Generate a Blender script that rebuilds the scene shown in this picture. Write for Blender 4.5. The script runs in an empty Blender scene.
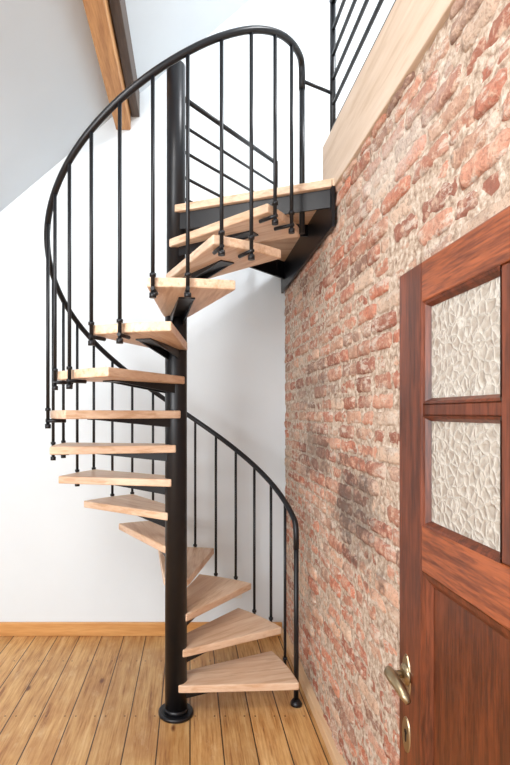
import bpy, bmesh, math, random
from mathutils import Vector, Matrix
from mathutils import noise as mn
random.seed(7)
S=bpy.context.scene
try:
    S.view_settings.view_transform='Standard'
    S.view_settings.look='None'
except Exception as e: print(e)

# ---------------------------------------------------------------- helpers
def lin(c):
    r=[]
    for v in c:
        v/=255.0
        r.append(v/12.92 if v<=0.04045 else ((v+0.055)/1.055)**2.4)
    return (r[0],r[1],r[2],1.0)

class NT:
    def __init__(s,name):
        s.m=bpy.data.materials.new(name); s.m.use_nodes=True
        s.t=s.m.node_tree; s.n=s.t.nodes; s.l=s.t.links
        s.b=s.n['Principled BSDF']
    def new(s,typ,**kw):
        n=s.n.new(typ)
        for k,v in kw.items(): setattr(n,k,v)
        return n
    def link(s,a,b): s.l.new(a,b)
    def math(s,op,a,b=None,c=None):
        n=s.new('ShaderNodeMath',operation=op)
        for i,v in enumerate((a,b,c)):
            if v is None: continue
            if isinstance(v,(int,float)): n.inputs[i].default_value=v
            else: s.link(v,n.inputs[i])
        return n.outputs[0]
    def coords(s): return s.new('ShaderNodeTexCoord').outputs['Object']
    def mapping(s,vec,scale=(1,1,1),loc=(0,0,0),rot=(0,0,0)):
        n=s.new('ShaderNodeMapping'); s.link(vec,n.inputs[0])
        n.inputs['Scale'].default_value=scale; n.inputs['Location'].default_value=loc; n.inputs['Rotation'].default_value=rot
        return n.outputs[0]
    def noise(s,vec,scale,detail=4,rough=0.55):
        n=s.new('ShaderNodeTexNoise'); s.link(vec,n.inputs['Vector'])
        n.inputs['Scale'].default_value=scale; n.inputs['Detail'].default_value=detail; n.inputs['Roughness'].default_value=rough
        return n.outputs['Fac']
    def ramp(s,fac,stops):
        n=s.new('ShaderNodeValToRGB'); s.link(fac,n.inputs[0])
        e=n.color_ramp.elements
        while len(e)<len(stops): e.new(0.5)
        for i,(p,c) in enumerate(stops):
            e[i].position=p; e[i].color=c
        return n.outputs[0]
    def mix(s,fac,a,b,mode='MIX'):
        n=s.new('ShaderNodeMix',data_type='RGBA',blend_type=mode)
        if isinstance(fac,(int,float)): n.inputs[0].default_value=fac
        else: s.link(fac,n.inputs[0])
        for i,v in ((6,a),(7,b)):
            if isinstance(v,tuple): n.inputs[i].default_value=v
            else: s.link(v,n.inputs[i])
        return n.outputs[2]
    def bump(s,h,strength=0.3,dist=0.01):
        n=s.new('ShaderNodeBump'); n.inputs['Strength'].default_value=strength; n.inputs['Distance'].default_value=dist
        s.link(h,n.inputs['Height']); s.link(n.outputs[0],s.b.inputs['Normal'])
    def base(s,c):
        if isinstance(c,tuple): s.b.inputs['Base Color'].default_value=c
        else: s.link(c,s.b.inputs['Base Color'])
    def rough(s,v): s.b.inputs['Roughness'].default_value=v
W=lambda v:(v,v,v,1)

def mat_plaster(name,col,amt=0.03):
    t=NT(name); co=t.coords()
    n=t.noise(co,2.5,5)
    c=lin(col); c2=lin(tuple(max(0,v-8) for v in col))
    t.base(t.mix(n,c,c2)); t.rough(0.7)
    t.bump(t.noise(co,60,3),0.08,0.004)
    return t.m

def mat_wood(name,light,dark,axis='x',scale=1.0,rough=0.45,bump=0.05,contrast=(0.3,0.7),perobj=False,streak=None):
    t=NT(name); co=t.coords()
    if perobj:
        oi=t.new('ShaderNodeObjectInfo')
        off=t.new('ShaderNodeVectorMath',operation='SCALE'); 
        cb=t.new('ShaderNodeCombineXYZ')
        for i in range(3): t.link(oi.outputs['Random'],cb.inputs[i])
        t.link(cb.outputs[0],off.inputs[0]); off.inputs['Scale'].default_value=17.0
        ad=t.new('ShaderNodeVectorMath',operation='ADD'); t.link(co,ad.inputs[0]); t.link(off.outputs[0],ad.inputs[1]); co=ad.outputs[0]
    sc={'x':(1.2,14,14),'y':(14,1.2,14),'z':(14,14,1.2)}[axis]
    sc=tuple(v*scale for v in sc)
    v=t.mapping(co,sc)
    n1=t.noise(v,1.5,6,0.6)
    v2=t.mapping(co,tuple(k*5 for k in sc))
    n2=t.noise(v2,1.5,3,0.5)
    f=t.math('ADD',t.math('MULTIPLY',n1,0.65),t.math('MULTIPLY',n2,0.35))
    c=t.ramp(f,[(contrast[0],lin(dark)),(contrast[1],lin(light))])
    if streak:
        v3=t.mapping(co,tuple(k*2.2 for k in sc),loc=(3,5,7))
        n3=t.noise(v3,1.2,4,0.6)
        c=t.mix(t.ramp(n3,[(0.54,W(0)),(0.64,W(0.85))]),c,lin(streak))
    if perobj:
        c=t.mix(t.math('MULTIPLY',oi.outputs['Random'],0.3),c,lin(dark))
    t.base(c); t.rough(rough); t.bump(f,bump,0.003)
    return t.m

def mat_metal(name,col,rough=0.4,metal=0.3):
    t=NT(name); co=t.coords()
    n=t.noise(co,30,3)
    t.base(t.mix(n,lin(col),lin(tuple(v+6 for v in col))))
    t.rough(rough); t.b.inputs['Metallic'].default_value=metal
    return t.m

def mkobj(name,bm,mat=None,parent=None,smooth=False):
    me=bpy.data.meshes.new(name); bm.normal_update(); bm.to_mesh(me); bm.free()
    o=bpy.data.objects.new(name,me); S.collection.objects.link(o)
    if mat:
        for m in (mat if isinstance(mat,(list,tuple)) else [mat]): me.materials.append(m)
    if smooth:
        for p in me.polygons: p.use_smooth=True
    if parent: o.parent=parent
    return o
def empty(name,loc=(0,0,0)):
    o=bpy.data.objects.new(name,None); S.collection.objects.link(o); o.empty_display_size=0.1
    return o
def box(bm,x0,x1,y0,y1,z0,z1,mi=0):
    vs=[bm.verts.new((x,y,z)) for x in (x0,x1) for y in (y0,y1) for z in (z0,z1)]
    for f in ((0,1,3,2),(4,6,7,5),(0,4,5,1),(2,3,7,6),(0,2,6,4),(1,5,7,3)):
        fc=bm.faces.new([vs[i] for i in f]); fc.material_index=mi
    return vs
def boxobj(name,x0,x1,y0,y1,z0,z1,mat,parent=None,bevel=0):
    bm=bmesh.new(); box(bm,x0,x1,y0,y1,z0,z1)
    bmesh.ops.recalc_face_normals(bm,faces=bm.faces)
    o=mkobj(name,bm,mat,parent)
    if bevel:
        md=o.modifiers.new('bevel','BEVEL'); md.width=bevel; md.segments=2; md.limit_method='ANGLE'
    return o
def tube(bm,pts,r,seg=12,cap=True):
    pts=[Vector(p) for p in pts]; n=len(pts)
    rs=r if isinstance(r,(list,tuple)) else [r]*n
    t0=(pts[1]-pts[0]).normalized()
    up=Vector((0,0,1)) if abs(t0.z)<0.9 else Vector((1,0,0))
    u=t0.cross(up).normalized()
    rings=[]
    for i,p in enumerate(pts):
        a=pts[max(i-1,0)]; b=pts[min(i+1,n-1)]
        t=(b-a).normalized()
        u=(u-t*u.dot(t)).normalized(); v=t.cross(u)
        rings.append([bm.verts.new(p+(u*math.cos(2*math.pi*k/seg)+v*math.sin(2*math.pi*k/seg))*rs[i]) for k in range(seg)])
    for i in range(n-1):
        for k in range(seg):
            f=bm.faces.new((rings[i][k],rings[i][(k+1)%seg],rings[i+1][(k+1)%seg],rings[i+1][k])); f.smooth=True
    if cap:
        bm.faces.new(rings[0][::-1]); bm.faces.new(rings[-1])
def prism(bm,poly,z0,z1):
    lo=[bm.verts.new((p[0],p[1],z0)) for p in poly]; hi=[bm.verts.new((p[0],p[1],z1)) for p in poly]
    n=len(poly)
    bm.faces.new(lo[::-1]); bm.faces.new(hi)
    for i in range(n): bm.faces.new((lo[i],lo[(i+1)%n],hi[(i+1)%n],hi[i]))

# ---------------------------------------------------------------- materials
M_black=mat_metal('black_painted_steel',(19,20,24),0.36,0.2)
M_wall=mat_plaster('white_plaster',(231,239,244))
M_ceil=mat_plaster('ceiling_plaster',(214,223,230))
M_tread=mat_wood('beech_tread',(240,214,188),(212,172,138),'x',1.0,0.42,0.05,(0.34,0.64),True,(202,162,128))
M_base=mat_wood('pine_baseboard',(226,172,108),(190,128,68),'x',1,0.4)
M_baseR=mat_wood('light_baseboard',(230,200,164),(208,168,126),'y',1,0.45)
M_fascia=mat_wood('fascia_board',(222,202,182),(200,176,152),'y',0.8,0.55,0.05,(0.3,0.7),False,(196,170,144))
M_beam=mat_wood('old_beam',(212,158,100),(150,96,52),'y',1.2,0.6,0.3)
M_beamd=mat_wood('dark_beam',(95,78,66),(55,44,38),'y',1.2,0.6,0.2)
M_door=mat_wood('mahogany',(122,62,38),(66,30,17),'z',2.0,0.36,0.08,(0.38,0.60),False,(78,36,20))
M_doorh=mat_wood('mahogany_rail',(164,88,50),(94,45,24),'y',2.0,0.34,0.08,(0.38,0.60),False,(104,50,27))
M_panel=mat_wood('mahogany_panel',(112,55,29),(64,29,15),'z',1.8,0.34,0.08,(0.38,0.60),False,(70,32,16))

# floor
t=NT('pine_floorboards'); co=t.coords()
sx=t.new('ShaderNodeSeparateXYZ'); t.link(co,sx.inputs[0])
PW=0.148
xs=t.math('DIVIDE',sx.outputs[0],PW); idx=t.math('FLOOR',xs); fr=t.math('FRACT',xs)
wn=t.new('ShaderNodeTexWhiteNoise',noise_dimensions='1D'); t.link(idx,wn.inputs['W'])
cmb=t.new('ShaderNodeCombineXYZ'); t.link(sx.outputs[0],cmb.inputs[0]); t.link(t.math('ADD',sx.outputs[1],t.math('MULTIPLY',wn.outputs['Value'],37.0)),cmb.inputs[1]); t.link(t.math('MULTIPLY',idx,3.1),cmb.inputs[2])
v=t.mapping(cmb.outputs[0],(20,1.8,1))
g=t.noise(v,1.5,7,0.68)
v2=t.mapping(cmb.outputs[0],(120,5,1)); g2=t.noise(v2,1.0,4,0.6)
gf=t.math('ADD',t.math('MULTIPLY',g,0.6),t.math('MULTIPLY',g2,0.4))
c=t.ramp(gf,[(0.36,lin((140,88,46))),(0.45,lin((196,144,86))),(0.55,lin((218,172,112))),(0.68,lin((236,200,148)))])
blot=t.noise(co,3.0,5,0.6)
c=t.mix(t.ramp(blot,[(0.45,W(0)),(0.70,W(0.6))]),c,lin((176,122,70)))
wear=t.noise(t.mapping(co,(3,1,1),loc=(5,1,0)),5.0,7,0.7)
c=t.mix(t.ramp(wear,[(0.56,W(0)),(0.70,W(0.45))]),c,lin((236,206,162)))
tone=t.ramp(wn.outputs['Value'],[(0.0,W(0.78)),(1.0,W(1.0))])
c=t.mix(1.0,c,tone,'MULTIPLY')
vk=t.new('ShaderNodeTexVoronoi'); t.link(t.mapping(cmb.outputs[0],(6,2.6,1)),vk.inputs['Vector']); vk.inputs['Scale'].default_value=1.0
kn=t.ramp(vk.outputs['Distance'],[(0.05,W(1)),(0.10,W(0))])
c=t.mix(kn,c,lin((108,60,28)))
jy=t.math('SUBTRACT',t.math('FRACT',t.math('DIVIDE',sx.outputs[1],0.55)),0.5)
jy=t.math('MULTIPLY',jy,0.55)
nx=t.math('MULTIPLY',t.math('SUBTRACT',t.math('ABSOLUTE',t.math('SUBTRACT',fr,0.5)),0.32),PW)
dn=t.math('SQRT',t.math('ADD',t.math('MULTIPLY',jy,jy),t.math('MULTIPLY',nx,nx)))
c=t.mix(t.math('LESS_THAN',dn,0.0045),c,lin((60,40,28)))
gap=t.math('GREATER_THAN',t.math('ABSOLUTE',t.math('SUBTRACT',fr,0.5)),0.480)
c=t.mix(gap,c,lin((70,46,28)))
t.base(c); t.rough(0.40)
t.bump(t.math('SUBTRACT',t.math('MULTIPLY',gf,0.25),gap),0.35,0.003)
M_floor=t.m

# brick
t=NT('old_red_brick'); co=t.coords()
at=t.new('ShaderNodeAttribute'); at.attribute_name='brickcol'
n1=t.noise(co,30,8,0.7); n2=t.noise(co,6,6,0.65); n3=t.noise(co,110,4,0.65)
n4=t.noise(t.mapping(co,(1,0.6,1.6),loc=(4,9,2)),16,6,0.7)
c=at.outputs['Color']
c=t.mix(t.ramp(n1,[(0.34,W(0.6)),(0.45,W(0))]),c,lin((150,100,80)))
c=t.mix(t.ramp(n1,[(0.50,W(0)),(0.61,W(0.75))]),c,lin((222,190,166)))
c=t.mix(t.ramp(n4,[(0.53,W(0)),(0.61,W(0.85))]),c,lin((220,205,190)))
c=t.mix(t.ramp(n2,[(0.50,W(0)),(0.65,W(0.5))]),c,lin((212,186,166)))
c=t.mix(t.ramp(n2,[(0.30,W(0.45)),(0.43,W(0))]),c,lin((146,120,105)))
sx=t.new('ShaderNodeSeparateXYZ'); t.link(co,sx.inputs[0])
def patch(cy,cz,ry,rz,k=0.75):
    a=t.math('DIVIDE',t.math('SUBTRACT',sx.outputs[1],cy),ry); b=t.math('DIVIDE',t.math('SUBTRACT',sx.outputs[2],cz),rz)
    d=t.math('SQRT',t.math('ADD',t.math('MULTIPLY',a,a),t.math('MULTIPLY',b,b)))
    d=t.math('ADD',d,t.math('MULTIPLY',t.math('SUBTRACT',n2,0.5),2.2))
    d=t.math('ADD',d,t.math('MULTIPLY',t.math('SUBTRACT',n1,0.5),1.8))
    return t.ramp(d,[(0.30,W(k)),(1.0,W(0))])
PATCHES=[(1.95,1.12,0.34,0.26,0.8,(88,76,70)),(2.55,1.30,0.42,0.18,0.65,(102,88,80)),(2.6,1.62,0.5,0.12,0.5,(118,102,92)),(1.6,2.30,0.4,0.12,0.6,(224,214,202))]
for p in PATCHES: c=t.mix(patch(*p[:5]),c,lin(p[5]))
c=t.mix(t.ramp(n3,[(0.34,W(0.45)),(0.48,W(0))]),c,lin((126,88,72)))
t.base(c); t.rough(0.9)
t.bump(t.math('ADD',n1,t.math('MULTIPLY',n3,0.6)),0.9,0.012)
M_brick=t.m
t=NT('lime_mortar'); co=t.coords()
n=t.noise(co,45,6,0.65); n1=t.noise(co,30,8,0.7); n2=t.noise(co,6,6,0.65)
sx=t.new('ShaderNodeSeparateXYZ'); t.link(co,sx.inputs[0])
c=t.ramp(n,[(0.34,lin((146,120,102))),(0.5,lin((198,176,156))),(0.64,lin((228,216,202)))])
for p in PATCHES: c=t.mix(patch(p[0],p[1],p[2],p[3],p[4]*0.7),c,lin(p[5]))
t.base(c); t.rough(0.95); t.bump(n,0.9,0.015)
M_mortar=t.m

# textured glass
t=NT('textured_glass'); co=t.coords()
nz=t.new('ShaderNodeTexNoise'); t.link(co,nz.inputs['Vector']); nz.inputs['Scale'].default_value=20; nz.inputs['Detail'].default_value=3
dv=t.new('ShaderNodeVectorMath',operation='SCALE'); t.link(nz.outputs['Color'],dv.inputs[0]); dv.inputs['Scale'].default_value=0.035
av=t.new('ShaderNodeVectorMath',operation='ADD'); t.link(co,av.inputs[0]); t.link(dv.outputs[0],av.inputs[1])
vo=t.new('ShaderNodeTexVoronoi',feature='DISTANCE_TO_EDGE'); t.link(av.outputs[0],vo.inputs['Vector']); vo.inputs['Scale'].default_value=40
e=t.ramp(vo.outputs['Distance'],[(0.0,W(1)),(0.07,W(0.55)),(0.26,W(0))])
nn=t.noise(co,60,4,0.65)
cc=t.mix(e,lin((186,176,163)),lin((226,221,211)))
cc=t.mix(t.ramp(nn,[(0.38,W(0.4)),(0.55,W(0))]),cc,lin((154,142,128)))
t.base(cc); t.rough(0.2)
t.b.inputs['Transmission Weight'].default_value=0.12
t.b.inputs['Specular IOR Level'].default_value=0.6
t.bump(t.math('ADD',e,t.math('MULTIPLY',nn,0.5)),0.65,0.005)
M_glass=t.m
M_brass=mat_metal('aged_brass',(165,148,118),0.30,0.9)
M_plastic=mat_metal('white_plastic',(228,228,224),0.35,0.0)

# ---------------------------------------------------------------- room
XL=-3.2; XW=0.64; YB=3.38; YF=-2.2; XR=3.4
def ceilz(x): return 2.86+0.85*(x+1.28)
ZL=ceilz(XL); RX=1.9; RZ=ceilz(RX); ZR=RZ-0.85*(XR-RX)
boxobj('floor',XL,XW+0.2,YF,YB+0.1,-0.1,0,M_floor)
bm=bmesh.new()
pr=[(XL,0),(XL,ZL),(RX,RZ),(XR,ZR),(XR,2.5),(XW+0.1,2.5),(XW+0.1,0)]
a=[bm.verts.new((x,YB,z)) for x,z in pr]; b=[bm.verts.new((x,YB+0.12,z)) for x,z in pr]
bm.faces.new(a); bm.faces.new(b[::-1])
for i in range(len(pr)): bm.faces.new((a[i],b[i],b[(i+1)%len(pr)],a[(i+1)%len(pr)]))
bmesh.ops.recalc_face_normals(bm,faces=bm.faces)
mkobj('wall_back',bm,M_wall)
boxobj('wall_left',XL-0.1,XL,YF,YB,0,ZL,M_wall)
def slab(name,x0,z0,x1,z1,mat):
    bm=bmesh.new()
    vs=[bm.verts.new(p) for p in ((x0,YF,z0),(x1,YF,z1),(x1,YB+0.1,z1),(x0,YB+0.1,z0),(x0,YF,z0+0.15),(x1,YF,z1+0.15),(x1,YB+0.1,z1+0.15),(x0,YB+0.1,z0+0.15))]
    for f in ((0,1,2,3),(4,5,6,7),(0,1,5,4),(1,2,6,5),(2,3,7,6),(3,0,4,7)): bm.faces.new([vs[i] for i in f])
    bmesh.ops.recalc_face_normals(bm,faces=bm.faces)
    return mkobj(name,bm,mat)
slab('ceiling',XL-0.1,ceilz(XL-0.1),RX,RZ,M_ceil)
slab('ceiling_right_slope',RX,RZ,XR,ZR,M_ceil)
boxobj('wall_upper_right',XR,XR+0.1,YF,YB,2.5,ZR+0.1,M_wall)
boxobj('upper_floor',XW+0.03,XR,YF,YB,2.30,2.50,M_fascia)

# brick wall
bm=bmesh.new()
cl=bm.loops.layers.float_color.new('brickcol')
NY=230; NZ=105
def mx(y,z): return XW+0.0042+mn.noise(Vector((y*22,z*22,3)))*0.0064+mn.noise(Vector((y*70,z*70,8)))*0.0025
gr=[[bm.verts.new((mx(YF+(YB-YF)*i/NY,2.5*j/NZ),YF+(YB-YF)*i/NY,2.5*j/NZ)) for j in range(NZ+1)] for i in range(NY+1)]
for i in range(NY):
    for j in range(NZ):
        f=bm.faces.new((gr[i][j],gr[i][j+1],gr[i+1][j+1],gr[i+1][j])); f.material_index=1; f.smooth=True
box(bm,XW+0.03,XW+0.18,YF,YB,0,2.5,1)
pal=[(188,128,106),(202,146,122),(172,108,88),(210,170,146),(160,104,86),(214,188,166),(194,136,112),(182,118,96),(202,158,134),(156,120,104),(196,124,98),(184,150,132)]
z=0.015; row=0
while z<2.48:
    bh=0.052+random.uniform(-0.004,0.005)
    if z+bh>2.495: bh=2.495-z
    y=YF+random.uniform(0,0.1)+(0.1 if row%2 else 0)
    while y<YB-0.005:
        L=random.choice([0.19,0.2,0.18,0.19,0.1,0.17,0.13])+random.uniform(-0.012,0.012)
        y1=min(y+L,YB-0.003)
        if y1-y<0.02: break
        col=lin(random.choice(pal))
        k=random.uniform(0.80,1.14); 
        low=max(0,1-z/1.2)*0.2
        col=(min(1,col[0]*k*(1+low*0.6)),col[1]*k*(1-low*0.1),col[2]*k*(1-low*0.6),1)
        out=random.uniform(-0.006,0.006)
        ny=max(3,int((y1-y)/0.018)); nz=5
        tilt=random.uniform(-0.005,0.005)
        seed=random.uniform(0,100)
        chip=random.random()<0.35; cc=(random.choice((0,1)),random.choice((0,1)))
        grid=[]
        for i in range(ny+1):
            r=[]
            for j in range(nz+1):
                u=i/ny; w=j/nz
                yy=y+(y1-y)*u; zz=z+bh*w+tilt*(u-0.5)
                edge=(i in(0,ny)) or (j in (0,nz)); corner=(i in(0,ny)) and (j in (0,nz))
                nn=mn.noise(Vector((yy*30,zz*30,seed)))*0.006+mn.noise(Vector((yy*75,zz*75,seed)))*0.004
                xx=XW-0.001-out+nn+(0.005 if edge else 0)+(0.003 if corner else 0)
                if chip:
                    d=math.hypot((u-cc[0])*(y1-y),(w-cc[1])*bh)
                    if d<0.04: xx+=0.014*(1-d/0.04)
                if edge:
                    zz+=mn.noise(Vector((yy*45,w*3,seed+3)))*0.0055
                    yy+=mn.noise(Vector((u*3,zz*50,seed+7)))*0.006
                if corner:
                    yy+=0.004*(1 if i==0 else -1); zz+=0.003*(1 if j==0 else -1)
                yy=min(yy,YB)
                r.append(bm.verts.new((xx,yy,zz)))
            grid.append(r)
        fs=[]
        for i in range(ny):
            for j in range(nz):
                fs.append(bm.faces.new((grid[i][j],grid[i][j+1],grid[i+1][j+1],grid[i+1][j])))
        per=[grid[i][0] for i in range(ny+1)]+[grid[ny][j] for j in range(1,nz+1)]+[grid[i][nz] for i in range(ny-1,-1,-1)]+[grid[0][j] for j in range(nz-1,0,-1)]
        bk=[bm.verts.new((XW+0.024,p.co.y,p.co.z)) for p in per]
        m=len(per)
        for i in range(m): fs.append(bm.faces.new((per[i],per[(i+1)%m],bk[(i+1)%m],bk[i])))
        for f in fs:
            f.material_index=0; f.smooth=True
            for lp in f.loops: lp[cl]=col
        y=y1+random.uniform(0.006,0.013)
    z+=bh+random.uniform(0.008,0.013); row+=1
mkobj('wall_right',bm,[M_brick,M_mortar])

# baseboards
boxobj('baseboard_back',XL,XW-0.02,YB-0.02,YB,0,0.09,M_base,bevel=0.004)
boxobj('baseboard_right',XW-0.03,XW+0.005,YF,YB-0.02,0,0.055,M_baseR,bevel=0.004)
boxobj('trim_1',XW-0.015,XW+0.09,YF,2.36,2.485,2.755,M_fascia,bevel=0.004)

# roof purlins
o=boxobj('ceiling_beam',-0.50,-0.40,YF,YB,3.41,3.64,M_beam,bevel=0.008)
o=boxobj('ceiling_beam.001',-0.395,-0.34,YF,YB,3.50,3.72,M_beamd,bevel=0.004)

# wall outlet
oe=empty('wall_outlet')
boxobj('plate',0.20,0.35,YB-0.012,YB,0.25,0.33,M_plastic,oe,0.004)
for k,cx in enumerate((0.24,0.31)):
    bm=bmesh.new(); tube(bm,[(cx,YB-0.013,0.29),(cx,YB-0.017,0.29)],0.022,20); tube(bm,[(cx,YB-0.0175,0.29),(cx,YB-0.0185,0.29)],0.017,20)
    mkobj('socket_%d'%(k+1),bm,M_plastic,oe)
    bm=bmesh.new()
    for dx in(-0.008,0.008): tube(bm,[(cx+dx,YB-0.0186,0.29),(cx+dx,YB-0.0192,0.29)],0.003,8)
    mkobj('holes_%d'%(k+1),bm,M_black,oe)

# ---------------------------------------------------------------- spiral stair
PX,PY=-0.07,2.5
RISE=0.168; STEP=24.0; T1=-3.0; RT=0.61; RR=0.620; NT_=14; HL=15*RISE; TE=340.0
st=empty('spiral_staircase')
def pol(r,a,z=0): a=math.radians(a); return Vector((PX+r*math.cos(a),PY+r*math.sin(a),z))
bm=bmesh.new()
tube(bm,[(PX,PY,0.0),(PX,PY,RISE*13-0.04),(PX,PY,RISE*13-0.03)],[0.055,0.055,0.050],40)
tube(bm,[(PX,PY,RISE*13-0.06),(PX,PY,3.23),(PX,PY,3.238),(PX,PY,3.244)],[0.047,0.047,0.042,0.03],32)
tube(bm,[(PX,PY,0),(PX,PY,0.012),(PX,PY,0.016)],[0.088,0.088,0.082],32)
tube(bm,[(PX,PY,0.016),(PX,PY,0.035)],[0.062,0.058],32)
mkobj('center_pole',bm,M_black,st)
TH=0.038
for k in range(1,NT_+1):
    zt=RISE*k; th0=T1+STEP*(k-1); span=33.0; mid=th0+span/2
    h=math.radians(span/2)
    pts=[]
    N=8
    for i in range(N+1):
        a=-h+2*h*i/N
        rc=RT*math.cos(h)/math.cos(a); r=0.45*rc+0.55*RT
        pts.append((r*math.cos(a),r*math.sin(a)))
    pts+= [(0.03,0.068),(0.0,0.06),(0.0,-0.06),(0.03,-0.068)]
    bm=bmesh.new(); prism(bm,pts,-TH,0)
    bmesh.ops.recalc_face_normals(bm,faces=bm.faces)
    o=mkobj('tread_%d'%k,bm,M_tread,st)
    o.location=(PX,PY,zt); o.rotation_euler=(0,0,math.radians(mid))
    md=o.modifiers.new('b','BEVEL'); md.width=0.006; md.segments=3; md.limit_method='ANGLE'
    bm=bmesh.new()
    vs=[(0.04,-TH-0.001),(0.40,-TH-0.001),(0.40,-TH-0.007),(0.04,-TH-0.045)]
    for w in (-0.033,0.027):
        a=[bm.verts.new((x,w,z)) for x,z in vs]; b=[bm.verts.new((x,w+0.006,z)) for x,z in vs]
        bm.faces.new(a); bm.faces.new(b[::-1])
        for i in range(4): bm.faces.new((a[i],b[i],b[(i+1)%4],a[(i+1)%4]))
    box(bm,0.04,0.44,-0.034,0.034,-TH-0.006,-TH-0.0005)
    bmesh.ops.recalc_face_normals(bm,faces=bm.faces)
    o=mkobj('tread_bracket_%d'%k,bm,M_black,st); o.location=(PX,PY,zt); o.rotation_euler=(0,0,math.radians(mid))

# handrail
key=[(7,0.925),(9,0.945),(50,1.235),(90,1.525),(140,1.90),(194,2.31),(235,2.59),(270,2.825),(290,2.955),(308,3.045),(325,3.09),(345,3.105)]
def rh(a):
    for (a0,h0),(a1,h1) in zip(key,key[1:]):
        if a<=a1: return h0+(h1-h0)*(a-a0)/(a1-a0)
    return key[-1][1]
def rhs(a): 
    return sum(rh(min(max(a+d,7),345)) for d in range(-10,11,2))/11.0
ang=[x for x in [9+i*3 for i in range(0,112)] if x<=TE-4]
path=[pol(RR,6.5,0.80),pol(RR,6.5,0.865),pol(RR,6.8,0.90),pol(RR,7.6,0.925)]+[pol(RR,x,rhs(x) if x>20 else 0.945+(x-9)*0.00715) for x in ang]
path+=[pol(RR,TE-2,3.092),pol(RR,TE-0.7,3.075),pol(RR,TE,3.045),pol(RR,TE,2.98)]
bm=bmesh.new(); tube(bm,path,0.0145,14)
mkobj('handrail',bm,M_black,st)
bm=bmesh.new()
tube(bm,[pol(RR,6.5,0.0),pol(RR,6.5,0.84)],0.0125,14)
tube(bm,[pol(RR,6.5,0.0),pol(RR,6.5,0.012),pol(RR,6.5,0.03)],[0.030,0.030,0.017],18)
tube(bm,[pol(RR,TE,HL-0.2),pol(RR,TE,3.03)],0.0125,14)
bal=[19.5+12.2*i for i in range(26)]
for a in bal:
    k=min(NT_,int((a-T1)//STEP)+1)
    zt=RISE*k
    zb=zt-TH-0.040
    tube(bm,[pol(RR,a,zb),pol(RR,a,rhs(a))],0.0078,10)
    tube(bm,[pol(RR,a,zb-0.004),pol(RR,a,zb+0.014)],0.0135,12)
    tube(bm,[pol(RR,a,zt-0.002),pol(RR,a,zt+0.010)],0.0125,12)
    tube(bm,[pol(RR+0.010,a,zt-TH-0.010),pol(RR-0.08,a,zt-TH-0.010)],0.008,8)
mkobj('balusters',bm,M_black,st)

# landing
L=[(-0.075,2.445),(XW-0.01,2.165),(XW-0.01,3.30),(-0.03,2.60),(-0.075,2.56)]
bm=bmesh.new(); prism(bm,L,HL-0.035,HL)
bmesh.ops.recalc_face_normals(bm,faces=bm.faces)
o=mkobj('landing_deck',bm,M_tread,st)
md=o.modifiers.new('b','BEVEL'); md.width=0.004; md.segments=2; md.limit_method='ANGLE'
bm=bmesh.new()
def beam(p,q,z0,z1,w):
    p=Vector((p[0],p[1],0)); q=Vector((q[0],q[1],0)); d=(q-p).normalized(); n=Vector((-d.y,d.x,0))*w/2
    prism(bm,[(p-n)[:2],(q-n)[:2],(q+n)[:2],(p+n)[:2]],z0,z1)
zt=HL-0.036
beam((PX+0.02,PY-0.035),(XW-0.02,2.20),zt-0.08,zt,0.012)
beam((PX+0.04,PY-0.0),(XW-0.02,2.62),zt-0.06,zt,0.012)
beam((PX+0.02,PY+0.07),(XW-0.02,3.27),zt-0.11,zt,0.012)
beam((XW-0.018,2.17),(XW-0.018,YB-0.003),zt-0.175,zt+0.03,0.014)
bmesh.ops.recalc_face_normals(bm,faces=bm.faces)
mkobj('landing_frame',bm,M_black,st)
bm=bmesh.new()
g0=Vector((PX+0.03,PY+0.035,0)); g1=Vector((0.55,3.20,0))
for h in (3.10,2.96,2.83,2.70,2.59):
    tube(bm,[g0+Vector((0,0,h)),g1+Vector((0,0,h))],0.0125 if h>3.05 else 0.008,10)
tube(bm,[g1+Vector((0,0,HL-0.1)),g1+Vector((0,0,3.11))],0.013,12)
tube(bm,[pol(RR,TE,3.02),Vector((0.68,2.38,3.02))],0.008,10)
mkobj('landing_guard',bm,M_black,st)

# upper floor railing
ur=empty('upper_floor_railing')
bm=bmesh.new()
for h in (2.85,2.965,3.085,3.20,3.32):
    tube(bm,[(0.68,2.38,h),(0.68,YF,h)],0.009,10)
tube(bm,[(0.68,2.38,3.46),(0.68,YF,3.46)],0.018,12)
mkobj('bars',bm,M_black,ur)
bm=bmesh.new()
for y in (2.38,1.1,-0.2,-1.5): tube(bm,[(0.68,y,2.75),(0.68,y,3.46)],0.014,12)
tube(bm,[(0.68,2.38,HL),(0.68,2.38,2.76)],0.014,12)
mkobj('posts',bm,M_black,ur)

# ---------------------------------------------------------------- door leaf (open against the wall)
dr=empty('door_1')
X0,X1=0.585,0.622
YA,YZ=1.400,0.56
def dbox(n,y0,y1,z0,z1,mat,x0=X0,x1=X1,bev=0.004): return boxobj(n,x0,x1,min(y0,y1),max(y0,y1),z0,z1,mat,dr,bev)
ZT=1.882
ya_=1.265; gy1=0.948; gy2=0.905; yb_=0.67
dbox('stile_far',YA,ya_,0.006,ZT,M_door)
dbox('stile_near',yb_,YZ,0.006,ZT,M_door)
dbox('top_rail',ya_,yb_,1.78,ZT,M_doorh)
dbox('mid_rail',ya_,yb_,1.10,1.215,M_doorh)
dbox('bottom_rail',ya_,yb_,0.006,0.22,M_doorh)
dbox('mullion',gy1,gy2,1.215,1.78,M_door,X0+0.004,X1-0.004)
dbox('muntin_a',ya_,gy1,1.493,1.523,M_door,X0+0.006,X1-0.006)
dbox('muntin_b',gy2,yb_,1.493,1.523,M_door,X0+0.006,X1-0.006)
dbox('glass_panes',ya_,yb_,1.215,1.78,M_glass,X0+0.020,X0+0.026,0)
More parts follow.
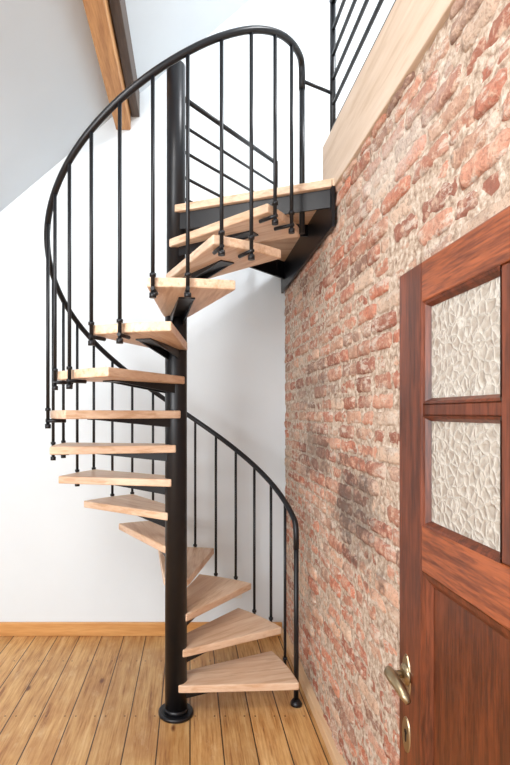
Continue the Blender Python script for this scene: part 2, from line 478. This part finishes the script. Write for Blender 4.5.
dbox('lower_panel',ya_,yb_,0.22,1.10,M_panel,X0+0.018,X1-0.010,0)
def frame(n,y0,y1,z0,z1,w,x_out,x_in,mat):
    bm=bmesh.new()
    O=[(y0,z0),(y1,z0),(y1,z1),(y0,z1)]
    sy=1 if y1>y0 else -1
    I=[(y0+sy*w,z0+w),(y1-sy*w,z0+w),(y1-sy*w,z1-w),(y0+sy*w,z1-w)]
    Mi=[(y0+sy*w*.45,z0+w*.45),(y1-sy*w*.45,z0+w*.45),(y1-sy*w*.45,z1-w*.45),(y0+sy*w*.45,z1-w*.45)]
    o_=[bm.verts.new((x_out,a,b)) for a,b in O]; m_=[bm.verts.new((x_out+ (x_in-x_out)*.25,a,b)) for a,b in Mi]; i_=[bm.verts.new((x_in,a,b)) for a,b in I]
    for i in range(4):
        bm.faces.new((o_[i],o_[(i+1)%4],m_[(i+1)%4],m_[i])); bm.faces.new((m_[i],m_[(i+1)%4],i_[(i+1)%4],i_[i]))
    bmesh.ops.recalc_face_normals(bm,faces=bm.faces)
    mkobj(n,bm,mat,dr)
j=1
for (ya,yb) in ((ya_,gy1),(gy2,yb_)):
    for (za,zb) in ((1.215,1.493),(1.523,1.78)):
        frame('glazing_bead_%d'%j,ya,yb,za,zb,0.014,X0+0.003,X0+0.0195,M_door); j+=1
frame('panel_moulding',ya_,yb_,0.22,1.10,0.030,X0+0.001,X0+0.017,M_door)
# handle
bm=bmesh.new()
hy,hz=1.350,0.795
tube(bm,[(X0,hy,hz),(X0-0.005,hy,hz),(X0-0.012,hy,hz)],[0.028,0.028,0.018],20)
tube(bm,[(X0-0.008,hy,hz),(X0-0.045,hy,hz)],0.010,14)
tube(bm,[(X0-0.042,hy+0.014,hz+0.004),(X0-0.046,hy,hz+0.004),(X0-0.048,hy-0.03,hz+0.006),(X0-0.046,hy-0.06,hz+0.001),(X0-0.042,hy-0.088,hz-0.012),(X0-0.038,hy-0.10,hz-0.022)],[0.012,0.015,0.016,0.0145,0.012,0.007],14)
mkobj('lever_handle',bm,M_brass,dr)
bm=bmesh.new()
N=28
def oval(cy,cz,ry,rz):
    f=[bm.verts.new((X0-0.003,cy+ry*math.cos(2*math.pi*i/N),cz+rz*math.sin(2*math.pi*i/N))) for i in range(N)]
    f2=[bm.verts.new((X0,cy+(ry+.002)*math.cos(2*math.pi*i/N),cz+(rz+.002)*math.sin(2*math.pi*i/N))) for i in range(N)]
    bm.faces.new(f)
    for i in range(N): bm.faces.new((f[i],f[(i+1)%N],f2[(i+1)%N],f2[i]))
oval(hy,hz-0.01,0.024,0.062)
z2=0.632
oval(hy,z2,0.022,0.046)
bmesh.ops.recalc_face_normals(bm,faces=bm.faces)
mkobj('escutcheons',bm,M_brass,dr)
bm=bmesh.new(); tube(bm,[(X0-0.0031,hy,z2+0.008),(X0-0.0042,hy,z2+0.008)],0.007,12); box(bm,X0-0.0042,X0-0.0031,hy-0.0035,hy+0.0035,z2-0.018,z2+0.008)
mkobj('keyhole',bm,M_black,dr)

# ---------------------------------------------------------------- light
w=bpy.data.worlds.new('world'); S.world=w; w.use_nodes=True
w.node_tree.nodes['Background'].inputs[0].default_value=(0.94,0.97,1.0,1); w.node_tree.nodes['Background'].inputs[1].default_value=2.3
def area(name,loc,target,size,power,col):
    l=bpy.data.lights.new(name,'AREA'); l.energy=power; l.size=size; l.color=col
    o=bpy.data.objects.new(name,l); S.collection.objects.link(o); o.location=loc
    o.rotation_euler=(Vector(target)-Vector(loc)).to_track_quat('-Z','Y').to_euler()
    return o
area('window_light_left',(-1.9,-0.6,1.7),(0.3,2.6,1.3),1.3,78,(0.97,0.985,1.0))
area('skylight_upper',(1.9,1.4,4.6),(0.2,3.2,1.5),0.45,78,(0.97,0.98,1))
area('overhead_fill_light',(-0.9,0.6,3.0),(-0.3,2.4,0.4),0.8,36,(1,0.98,0.95))  # added fill from above to brighten the room, stands for no actual lamp

cam=bpy.data.cameras.new('camera'); co=bpy.data.objects.new('camera',cam); S.collection.objects.link(co)
co.location=(0,0,1.5); co.rotation_euler=(math.radians(90),0,0)
cam.sensor_width=36; cam.sensor_fit='AUTO'; cam.lens=500*36/765
cam.shift_x=65/765; cam.shift_y=30.5/765; cam.clip_start=0.02
S.camera=co
